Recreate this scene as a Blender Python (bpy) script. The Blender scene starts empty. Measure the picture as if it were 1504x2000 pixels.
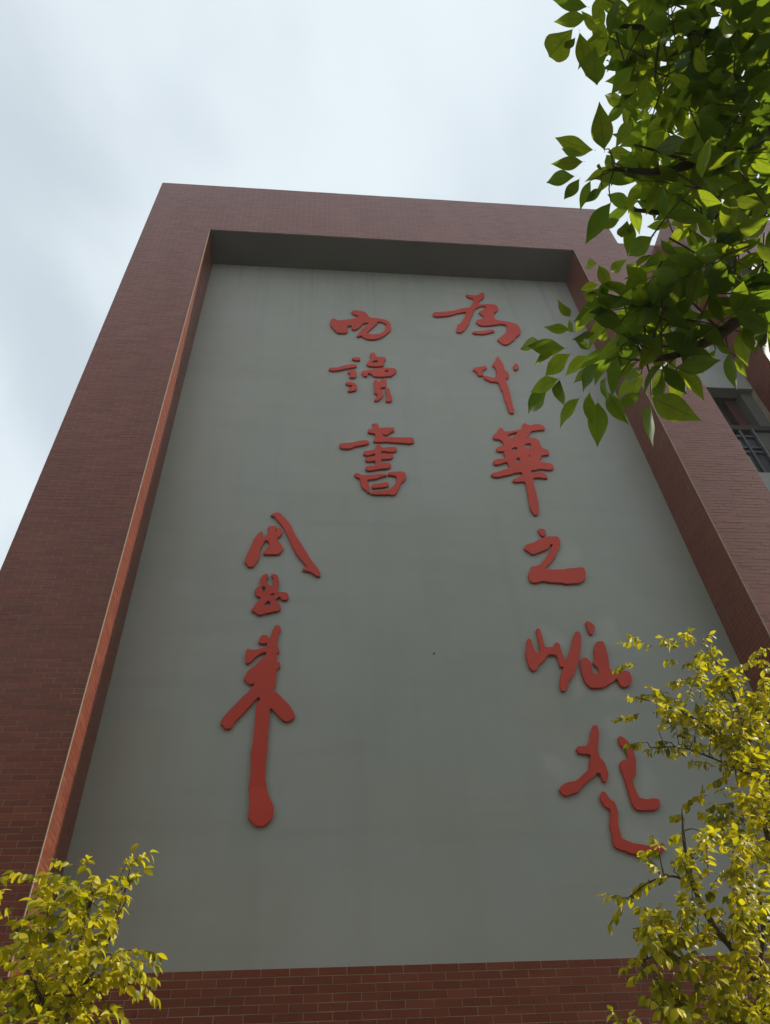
import bpy, bmesh, math, random
import numpy as np
from mathutils import Vector, Matrix

# ------------------------------------------------------------------ camera
scene = bpy.context.scene
COL = scene.collection
# world axes: x to the right along the facade, y into the facade, z up (metres)
CAM_ROT = np.array([[0.99554632, 0.02388078, 0.09119885],
                    [-0.08041801, 0.71996592, 0.68933447],
                    [-0.04919822, -0.69359843, 0.71867987]])
CAM_POS = np.array([0.0, 0.0, 1.6])
cam_data = bpy.data.cameras.new('camera')
cam_data.sensor_fit = 'HORIZONTAL'
cam_data.sensor_width = 36.0
cam_data.lens = 36.0 * 1490.0 / 1504.0
cam_data.clip_start = 0.05
cam_data.clip_end = 2000.0
cam = bpy.data.objects.new('camera', cam_data)
COL.objects.link(cam)
m4 = Matrix.Identity(4)
for i in range(3):
    m4[i][0] = CAM_ROT[i][0]
    m4[i][1] = -CAM_ROT[i][1]
    m4[i][2] = -CAM_ROT[i][2]
    m4[i][3] = CAM_POS[i]
cam.matrix_world = m4
scene.camera = cam

# ------------------------------------------------------------------ sky, sun, exposure
SUN_TO = Vector((1.0, -0.046, 0.72)).normalized()     # from the shadow in the left reveal
SUN_EL = math.asin(SUN_TO.z)
SUN_AZ = math.atan2(SUN_TO.x, SUN_TO.y)
world = bpy.data.worlds.new('World')
scene.world = world
world.use_nodes = True
wn, wl = world.node_tree.nodes, world.node_tree.links
wn.clear()
w_out = wn.new('ShaderNodeOutputWorld')
w_bg = wn.new('ShaderNodeBackground')
w_bg.inputs['Strength'].default_value = 0.093
w_sky = wn.new('ShaderNodeTexSky')
w_sky.sky_type = 'NISHITA'
w_sky.sun_disc = False
w_sky.sun_elevation = SUN_EL
w_sky.sun_rotation = SUN_AZ
w_sky.air_density = 1.3
w_sky.dust_density = 0.5
w_sky.ozone_density = 1.5
w_geo = wn.new('ShaderNodeTexCoord')
w_sep = wn.new('ShaderNodeSeparateXYZ')
wl.new(w_geo.outputs['Generated'], w_sep.inputs[0])
w_max = wn.new('ShaderNodeMath'); w_max.operation = 'MAXIMUM'; w_max.inputs[1].default_value = 0.12
wl.new(w_sep.outputs['Z'], w_max.inputs[0])
w_px = wn.new('ShaderNodeMath'); w_px.operation = 'DIVIDE'
w_py = wn.new('ShaderNodeMath'); w_py.operation = 'DIVIDE'
wl.new(w_sep.outputs['X'], w_px.inputs[0]); wl.new(w_max.outputs[0], w_px.inputs[1])
wl.new(w_sep.outputs['Y'], w_py.inputs[0]); wl.new(w_max.outputs[0], w_py.inputs[1])
w_comb = wn.new('ShaderNodeCombineXYZ')
wl.new(w_px.outputs[0], w_comb.inputs[0]); wl.new(w_py.outputs[0], w_comb.inputs[1])
w_map = wn.new('ShaderNodeMapping')
w_map.inputs['Location'].default_value = (7.7, 0.9, 0)
w_map.inputs['Rotation'].default_value = (0, 0, math.radians(100))
w_map.inputs['Scale'].default_value = (1.25, 0.85, 1)
wl.new(w_comb.outputs[0], w_map.inputs[0])
w_noise = wn.new('ShaderNodeTexNoise')
w_noise.inputs['Scale'].default_value = 1.9
w_noise.inputs['Detail'].default_value = 5.0
w_noise.inputs['Roughness'].default_value = 0.42
w_noise.inputs['Distortion'].default_value = 0.25
wl.new(w_map.outputs[0], w_noise.inputs['Vector'])
w_ramp = wn.new('ShaderNodeMapRange')
w_ramp.interpolation_type = 'SMOOTHSTEP'
w_ramp.inputs['From Min'].default_value = 0.36
w_ramp.inputs['From Max'].default_value = 0.66
w_ramp.inputs['To Min'].default_value = 0.68
w_ramp.inputs['To Max'].default_value = 0.97
wl.new(w_noise.outputs['Fac'], w_ramp.inputs['Value'])
w_mix = wn.new('ShaderNodeMix'); w_mix.data_type = 'RGBA'
w_mix.inputs['B'].default_value = (7.7, 8.55, 9.05, 1)       # thin veil of bright cloud
wl.new(w_ramp.outputs[0], w_mix.inputs['Factor'])
wl.new(w_sky.outputs[0], w_mix.inputs['A'])
wl.new(w_mix.outputs['Result'], w_bg.inputs['Color'])
wl.new(w_bg.outputs[0], w_out.inputs[0])

sun_data = bpy.data.lights.new('sun', 'SUN')
sun_data.energy = 4.4
sun_data.angle = math.radians(0.6)
sun_data.color = (1.0, 0.93, 0.82)
sun = bpy.data.objects.new('sun', sun_data)
COL.objects.link(sun)
sun.rotation_euler = (-SUN_TO).to_track_quat('-Z', 'Y').to_euler()
sun.location = (30, -2, 24)

scene.view_settings.view_transform = 'Standard'
scene.view_settings.look = 'None'
scene.view_settings.gamma = 1.0
scene.view_settings.exposure = 0.24
scene.view_settings.use_curve_mapping = False
try:
    scene.cycles.max_bounces = 8
    scene.cycles.transmission_bounces = 6
    scene.cycles.caustics_reflective = False
    scene.cycles.caustics_refractive = False
except Exception:
    pass

# ------------------------------------------------------------------ helpers
rnd = random.Random(41)

def ray(px, py):
    return CAM_ROT @ np.array([(px - 752.0) / 1490.0, (py - 1000.0) / 1490.0, 1.0])

def at(px, py, depth):                 # point at a distance in front of the lens
    return Vector(CAM_POS + ray(px, py) * depth)

def at_y(px, py, y):                   # point on a plane parallel to the facade
    d = ray(px, py)
    return Vector(CAM_POS + d * (y / d[1]))

def project(p):
    q = CAM_ROT.T @ (np.array(p) - CAM_POS)
    return 752.0 + 1490.0 * q[0] / q[2], 1000.0 + 1490.0 * q[1] / q[2], q[2]

def tag(o, label=None, cat=None, group=None, kind=None):
    if label: o['label'] = label
    if cat: o['category'] = cat
    if group: o['group'] = group
    if kind: o['kind'] = kind
    return o

def empty(name, loc, parent=None):
    o = bpy.data.objects.new(name, None)
    o.empty_display_size = 0.2
    o.location = loc
    COL.objects.link(o)
    if parent: o.parent = parent
    return o

def link(name, mesh, mat=None, parent=None):
    o = bpy.data.objects.new(name, mesh)
    COL.objects.link(o)
    if mat is not None and not mesh.materials:
        mesh.materials.append(mat)
    if parent is not None:
        o.parent = parent
        o.matrix_parent_inverse = Matrix.Translation(-Vector(parent_world(parent)))
    return o

def parent_world(p):
    v = Vector(p.location)
    if p.parent is not None:
        v = v + p.matrix_parent_inverse.translation + Vector(parent_world(p.parent))
    return v

class MB:
    """collects boxes, quads and tubes into one mesh"""
    def __init__(self):
        self.v, self.f, self.t = [], [], []
    def box(self, x0, x1, y0, y1, z0, z1, skip='', tint=0.0):
        b = len(self.v)
        self.v += [(x0,y0,z0),(x1,y0,z0),(x1,y1,z0),(x0,y1,z0),(x0,y0,z1),(x1,y0,z1),(x1,y1,z1),(x0,y1,z1)]
        fs = {'d':(0,3,2,1),'u':(4,5,6,7),'f':(0,1,5,4),'r':(1,2,6,5),'b':(2,3,7,6),'l':(3,0,4,7)}
        for k, q in fs.items():
            if k not in skip:
                self.f.append(tuple(b + i for i in q)); self.t.append(tint)
        return self
    def tube(self, pts, radii, sides=6):
        pts = [Vector(p) for p in pts]
        b = len(self.v); n = len(pts)
        for i, p in enumerate(pts):
            d = (pts[min(i+1, n-1)] - pts[max(i-1, 0)]).normalized()
            a = d.cross(Vector((0.31, 0.2, 0.93)))
            if a.length < 1e-3: a = d.cross(Vector((1, 0, 0)))
            a.normalize(); c = d.cross(a)
            for s in range(sides):
                w = 2 * math.pi * s / sides
                self.v.append(tuple(p + (a * math.cos(w) + c * math.sin(w)) * radii[i]))
        for i in range(n - 1):
            for s in range(sides):
                s2 = (s + 1) % sides
                self.f.append((b + i*sides + s, b + i*sides + s2, b + (i+1)*sides + s2, b + (i+1)*sides + s))
                self.t.append(0.0)
        self.f.append(tuple(b + (n-1)*sides + s for s in range(sides))); self.t.append(0.0)
        return self
    def mesh(self, name, tints=False, smooth=False):
        me = bpy.data.meshes.new(name)
        me.from_pydata(self.v, [], self.f)
        if tints:
            a = me.attributes.new('tint', 'FLOAT', 'FACE')
            a.data.foreach_set('value', self.t)
        if smooth:
            me.polygons.foreach_set('use_smooth', [True] * len(me.polygons))
        me.update()
        return me
    def build(self, name, mat, parent=None, tints=False, smooth=False):
        return link(name, self.mesh(name, tints, smooth), mat, parent)

def spline(ctrl, n):
    """Catmull-Rom through control points"""
    P = [Vector(c) for c in ctrl]
    P = [P[0] * 2 - P[1]] + P + [P[-1] * 2 - P[-2]]
    out = []
    segs = len(P) - 3
    for k in range(n):
        u = k / (n - 1) * segs
        i = min(int(u), segs - 1); t = u - i
        a, b, c, d = P[i:i+4]
        out.append(0.5 * ((2*b) + (c - a)*t + (2*a - 5*b + 4*c - d)*t*t + (3*b - a - 3*c + d)*t*t*t))
    return out

# ------------------------------------------------------------------ materials
def new_mat(name):
    m = bpy.data.materials.new(name)
    m.use_nodes = True
    nt = m.node_tree
    bsdf = nt.nodes['Principled BSDF']
    return m, nt.nodes, nt.links, bsdf

def noise(nodes, links, scale, detail=4.0, rough=0.55, coord=None, stretch=None):
    n = nodes.new('ShaderNodeTexNoise')
    n.inputs['Scale'].default_value = scale
    n.inputs['Detail'].default_value = detail
    n.inputs['Roughness'].default_value = rough
    if coord is None:
        tc = nodes.new('ShaderNodeNewGeometry')
        src = tc.outputs['Position']
    else:
        src = coord
    if stretch:
        mp = nodes.new('ShaderNodeMapping')
        mp.inputs['Scale'].default_value = stretch
        links.new(src, mp.inputs[0]); src = mp.outputs[0]
    links.new(src, n.inputs['Vector'])
    return n.outputs['Fac']

def ramp(nodes, links, fac, stops):
    r = nodes.new('ShaderNodeValToRGB')
    e = r.color_ramp.elements
    e[0].position, e[0].color = stops[0][0], (*stops[0][1], 1)
    e[1].position, e[1].color = stops[-1][0], (*stops[-1][1], 1)
    for p, c in stops[1:-1]:
        x = e.new(p); x.color = (*c, 1)
    links.new(fac, r.inputs[0])
    return r.outputs[0]

def mixc(nodes, links, fac, a, b, mode='MIX'):
    m = nodes.new('ShaderNodeMix'); m.data_type = 'RGBA'; m.blend_type = mode
    for sock, val in (('Factor', fac), ('A', a), ('B', b)):
        if isinstance(val, (int, float)):
            m.inputs[sock].default_value = val
        elif isinstance(val, tuple):
            m.inputs[sock].default_value = (*val, 1)
        else:
            links.new(val, m.inputs[sock])
    return m.outputs['Result']

def bump(nodes, links, bsdf, h, strength, dist):
    b = nodes.new('ShaderNodeBump')
    b.inputs['Strength'].default_value = strength
    b.inputs['Distance'].default_value = dist
    links.new(h, b.inputs['Height'])
    links.new(b.outputs[0], bsdf.inputs['Normal'])

def tint_value(nodes, links):
    a = nodes.new('ShaderNodeAttribute'); a.attribute_name = 'tint'
    o = nodes.new('ShaderNodeObjectInfo')
    s = nodes.new('ShaderNodeMath'); s.operation = 'ADD'
    links.new(a.outputs['Fac'], s.inputs[0]); links.new(o.outputs['Random'], s.inputs[1])
    f = nodes.new('ShaderNodeMath'); f.operation = 'FRACT'
    links.new(s.outputs[0], f.inputs[0])
    return f.outputs[0]

def mat_brick():
    m, N, L, b = new_mat('red_tile')
    t = tint_value(N, L)
    base = ramp(N, L, t, [(0.0, (0.150, 0.031, 0.015)), (0.3, (0.172, 0.038, 0.018)), (0.7, (0.188, 0.042, 0.020)), (1.0, (0.215, 0.053, 0.026))])
    n1 = noise(N, L, 2.2, 5, 0.6, stretch=(1, 1, 0.25))
    base = mixc(N, L, mix_scale(N, L, n1, 0.32, 0.72, 0.0, 0.45), base, (0.130, 0.032, 0.017))
    n2 = noise(N, L, 60, 3, 0.6)
    base = mixc(N, L, mix_scale(N, L, n2, 0.45, 0.75, 0, 0.28), base, (0.21, 0.062, 0.034))
    L.new(base, b.inputs['Base Color'])
    b.inputs['Roughness'].default_value = 0.42
    L.new(mix_scale(N, L, n1, 0.3, 0.7, 0.30, 0.42), b.inputs['Roughness'])
    b.inputs['Specular IOR Level'].default_value = 0.12
    b.inputs['Coat Weight'].default_value = 0.8
    b.inputs['Coat IOR'].default_value = 1.3
    b.inputs['Coat Roughness'].default_value = 0.34
    bump(N, L, b, n2, 0.12, 0.004)
    return m

def mix_scale(N, L, v, a0, a1, b0, b1):
    r = N.new('ShaderNodeMapRange')
    r.inputs['From Min'].default_value = a0; r.inputs['From Max'].default_value = a1
    r.inputs['To Min'].default_value = b0; r.inputs['To Max'].default_value = b1
    L.new(v, r.inputs['Value'])
    return r.outputs[0]

def mat_simple(name, col, rough=0.6, var=0.12, scale=3.0, spec=0.5, metal=0.0, bmp=0.0, bscale=40):
    m, N, L, b = new_mat(name)
    n1 = noise(N, L, scale, 4)
    lo = tuple(c * (1 - var) for c in col); hi = tuple(min(1, c * (1 + var)) for c in col)
    L.new(ramp(N, L, n1, [(0.3, lo), (0.7, hi)]), b.inputs['Base Color'])
    b.inputs['Roughness'].default_value = rough
    b.inputs['Specular IOR Level'].default_value = spec
    b.inputs['Metallic'].default_value = metal
    if bmp:
        bump(N, L, b, noise(N, L, bscale, 3), bmp, 0.01)
    return m

def mat_panel():
    m, N, L, b = new_mat('grey_render')
    big = noise(N, L, 0.55, 4, 0.55)
    col = ramp(N, L, big, [(0.3, (0.310, 0.305, 0.260)), (0.5, (0.335, 0.325, 0.280)), (0.7, (0.348, 0.340, 0.305))])
    streak = noise(N, L, 1.0, 5, 0.6, stretch=(2.6, 1, 0.22))
    col = mixc(N, L, mix_scale(N, L, streak, 0.5, 0.75, 0, 0.25), col, (0.245, 0.240, 0.208))
    tone = noise(N, L, 0.9, 3, 0.5)
    col = mixc(N, L, mix_scale(N, L, tone, 0.42, 0.62, 0.0, 0.22), col, (0.285, 0.298, 0.268))
    band = noise(N, L, 1.0, 4, 0.65, stretch=(0.35, 1, 3.2))
    col = mixc(N, L, mix_scale(N, L, band, 0.52, 0.70, 0.0, 0.20), col, (0.255, 0.248, 0.215))
    sp = N.new('ShaderNodeNewGeometry'); sx = N.new('ShaderNodeSeparateXYZ')
    L.new(sp.outputs['Position'], sx.inputs[0])
    run = noise(N, L, 1.0, 4, 0.6, stretch=(7.0, 1, 0.10))          # rain runs below the soffit
    topz = mix_scale(N, L, sx.outputs['Z'], 14.5, 18.0, 0.0, 1.0)
    rm = N.new('ShaderNodeMath'); rm.operation = 'MULTIPLY'
    L.new(mix_scale(N, L, run, 0.50, 0.72, 0.0, 0.40), rm.inputs[0]); L.new(topz, rm.inputs[1])
    col = mixc(N, L, rm.outputs[0], col, (0.185, 0.180, 0.162))
    patch = noise(N, L, 1.7, 2, 0.4)
    col = mixc(N, L, mix_scale(N, L, patch, 0.60, 0.72, 0, 0.22), col, (0.37, 0.36, 0.33))
    # paler touched-up paint smears beside the lower characters
    pn = N.new('ShaderNodeTexNoise'); pn.inputs['Scale'].default_value = 1.6; pn.inputs['Detail'].default_value = 3
    L.new(sp.outputs['Position'], pn.inputs['Vector'])
    warp = N.new('ShaderNodeVectorMath'); warp.operation = 'MULTIPLY_ADD'
    L.new(pn.outputs['Color'], warp.inputs[0]); warp.inputs[1].default_value = (0.55, 0, 0.55)
    L.new(sp.outputs['Position'], warp.inputs[2])
    last = None
    for px, py_, rad in ((1185, 1235, .30), (1078, 1245, .28), (1240, 1530, .34), (1205, 1425, .26), (1090, 1500, .24), (1130, 1330, .24), (1250, 1640, .26), (1100, 1075, .30), (1180, 1340, .22), (690, 870, .22)):
        p = at_y(px, py_, 8.16)
        dn = N.new('ShaderNodeVectorMath'); dn.operation = 'DISTANCE'
        L.new(warp.outputs[0], dn.inputs[0]); dn.inputs[1].default_value = (p.x + 0.27, p.y, p.z + 0.27)
        v = mix_scale(N, L, dn.outputs['Value'], rad * 0.45, rad, 1.0, 0.0)
        if last is None: last = v
        else:
            mx = N.new('ShaderNodeMath'); mx.operation = 'MAXIMUM'
            L.new(last, mx.inputs[0]); L.new(v, mx.inputs[1]); last = mx.outputs[0]
    col = mixc(N, L, mix_scale(N, L, last, 0, 1, 0, 0.38), col, (0.43, 0.415, 0.37))
    fine = noise(N, L, 90, 3, 0.6)
    L.new(col, b.inputs['Base Color'])
    b.inputs['Roughness'].default_value = 0.55
    b.inputs['Specular IOR Level'].default_value = 0.35
    bump(N, L, b, fine, 0.25, 0.004)
    return m

def mat_char():
    m, N, L, b = new_mat('red_letter_paint')
    t = N.new('ShaderNodeObjectInfo')
    n1 = noise(N, L, 1.3, 4, 0.55)
    c = ramp(N, L, n1, [(0.3, (0.50, 0.046, 0.024)), (0.55, (0.56, 0.054, 0.028)), (0.75, (0.58, 0.066, 0.036))])
    c = mixc(N, L, mix_scale(N, L, t.outputs['Random'], 0, 1, 0.0, 0.35), c, (0.41, 0.034, 0.020))
    L.new(c, b.inputs['Base Color'])
    b.inputs['Roughness'].default_value = 0.45
    b.inputs['Specular IOR Level'].default_value = 0.22
    return m

def mat_leaf(name, stops, trans_stops, trans=0.5, rough=0.38, veins=False):
    m, N, L, b = new_mat(name)
    out = N['Material Output']
    t = tint_value(N, L)
    col = ramp(N, L, t, stops)
    tcol = ramp(N, L, t, trans_stops)
    if veins:
        ac = N.new('ShaderNodeAttribute'); ac.attribute_name = 'across'
        al = N.new('ShaderNodeAttribute'); al.attribute_name = 'along'
        ab = N.new('ShaderNodeMath'); ab.operation = 'ABSOLUTE'; L.new(ac.outputs['Fac'], ab.inputs[0])
        rib = mix_scale(N, L, ab.outputs[0], 0.03, 0.10, 1.0, 0.0)
        k1 = N.new('ShaderNodeMath'); k1.operation = 'MULTIPLY_ADD'; k1.inputs[1].default_value = -0.16
        L.new(ab.outputs[0], k1.inputs[0]); L.new(al.outputs['Fac'], k1.inputs[2])
        k2 = N.new('ShaderNodeMath'); k2.operation = 'MULTIPLY'; k2.inputs[1].default_value = 62.0
        L.new(k1.outputs[0], k2.inputs[0])
        k3 = N.new('ShaderNodeMath'); k3.operation = 'SINE'; L.new(k2.outputs[0], k3.inputs[0])
        side = mix_scale(N, L, k3.outputs[0], 0.72, 1.0, 0.0, 0.45)
        mxv = N.new('ShaderNodeMath'); mxv.operation = 'MAXIMUM'
        L.new(rib, mxv.inputs[0]); L.new(side, mxv.inputs[1])
        col = mixc(N, L, mix_scale(N, L, mxv.outputs[0], 0, 1, 0, 0.5), col, (0.16, 0.20, 0.07))
        tcol = mixc(N, L, mix_scale(N, L, mxv.outputs[0], 0, 1, 0, 0.55), tcol, (0.07, 0.12, 0.012))
        blot = noise(N, L, 38, 3, 0.6)
        tcol = mixc(N, L, mix_scale(N, L, blot, 0.35, 0.7, 0.0, 0.35), tcol, (0.10, 0.17, 0.012))
    L.new(col, b.inputs['Base Color'])
    b.inputs['Roughness'].default_value = rough
    b.inputs['Specular IOR Level'].default_value = 0.3
    tr = N.new('ShaderNodeBsdfTranslucent')
    L.new(tcol, tr.inputs['Color'])
    mx = N.new('ShaderNodeMixShader'); mx.inputs[0].default_value = trans
    L.new(b.outputs[0], mx.inputs[1]); L.new(tr.outputs[0], mx.inputs[2])
    L.new(mx.outputs[0], out.inputs['Surface'])
    return m

M = {}
M['brick'] = mat_brick()
M['mortar'] = mat_simple('mortar', (0.36, 0.30, 0.22), 0.9, 0.15, 9, 0.2)
M['panel'] = mat_panel()
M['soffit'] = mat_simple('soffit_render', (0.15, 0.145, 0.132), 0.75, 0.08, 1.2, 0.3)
M['char'] = mat_char()
M['spandrel'] = mat_simple('pale_spandrel', (0.30, 0.31, 0.285), 0.5, 0.06, 2.0, 0.4)
M['frame'] = mat_simple('dark_window_frame', (0.045, 0.042, 0.050), 0.35, 0.1, 3.0, 0.5)
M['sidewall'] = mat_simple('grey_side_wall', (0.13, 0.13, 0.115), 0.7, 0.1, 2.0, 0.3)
M['maroon'] = mat_simple('maroon_column', (0.07, 0.018, 0.015), 0.6, 0.15, 3, 0.3)
M['steel'] = mat_simple('steel_rod', (0.62, 0.62, 0.6), 0.3, 0.05, 3.0, 0.5, metal=0.9)
M['roof'] = mat_simple('roof_concrete', (0.3, 0.29, 0.28), 0.9, 0.1, 1.0, 0.2)
M['bark'] = mat_simple('bark', (0.085, 0.065, 0.048), 0.85, 0.3, 25, 0.2, bmp=0.5, bscale=60)
M['twig'] = mat_simple('green_twig', (0.11, 0.088, 0.036), 0.7, 0.3, 20, 0.3)
M['pave'] = mat_simple('grey_paving', (0.13, 0.127, 0.12), 0.85, 0.2, 1.5, 0.3, bmp=0.2)
M['soil'] = mat_simple('ground_cover', (0.045, 0.06, 0.022), 0.95, 0.3, 6, 0.1, bmp=0.6, bscale=20)
M['kerb'] = mat_simple('kerb_stone', (0.36, 0.35, 0.33), 0.8, 0.12, 4, 0.3)
M['ground'] = mat_simple('ground_asphalt', (0.12, 0.12, 0.115), 0.9, 0.2, 0.4, 0.2)
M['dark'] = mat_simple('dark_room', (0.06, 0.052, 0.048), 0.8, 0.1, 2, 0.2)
M['ash'] = mat_leaf('ash_leaf',
    [(0.0, (0.030, 0.060, 0.022)), (0.5, (0.042, 0.080, 0.024)), (1.0, (0.060, 0.100, 0.026))],
    [(0.0, (0.19, 0.30, 0.016)), (0.5, (0.32, 0.43, 0.018)), (1.0, (0.48, 0.56, 0.020))], 0.56, 0.42, True)
M['elm'] = mat_leaf('golden_leaf',
    [(0.0, (0.13, 0.16, 0.010)), (0.25, (0.32, 0.29, 0.012)), (0.6, (0.58, 0.49, 0.013)), (1.0, (0.74, 0.63, 0.024))],
    [(0.0, (0.22, 0.26, 0.006)), (0.35, (0.58, 0.52, 0.008)), (1.0, (0.80, 0.68, 0.012))], 0.5, 0.45)

def mat_glass():
    m, N, L, b = new_mat('window_glass')
    b.inputs['Base Color'].default_value = (0.05, 0.065, 0.07, 1)
    b.inputs['Roughness'].default_value = 0.06
    b.inputs['Specular IOR Level'].default_value = 0.7
    b.inputs['IOR'].default_value = 1.52
    return m
M['glass'] = mat_glass()

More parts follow.
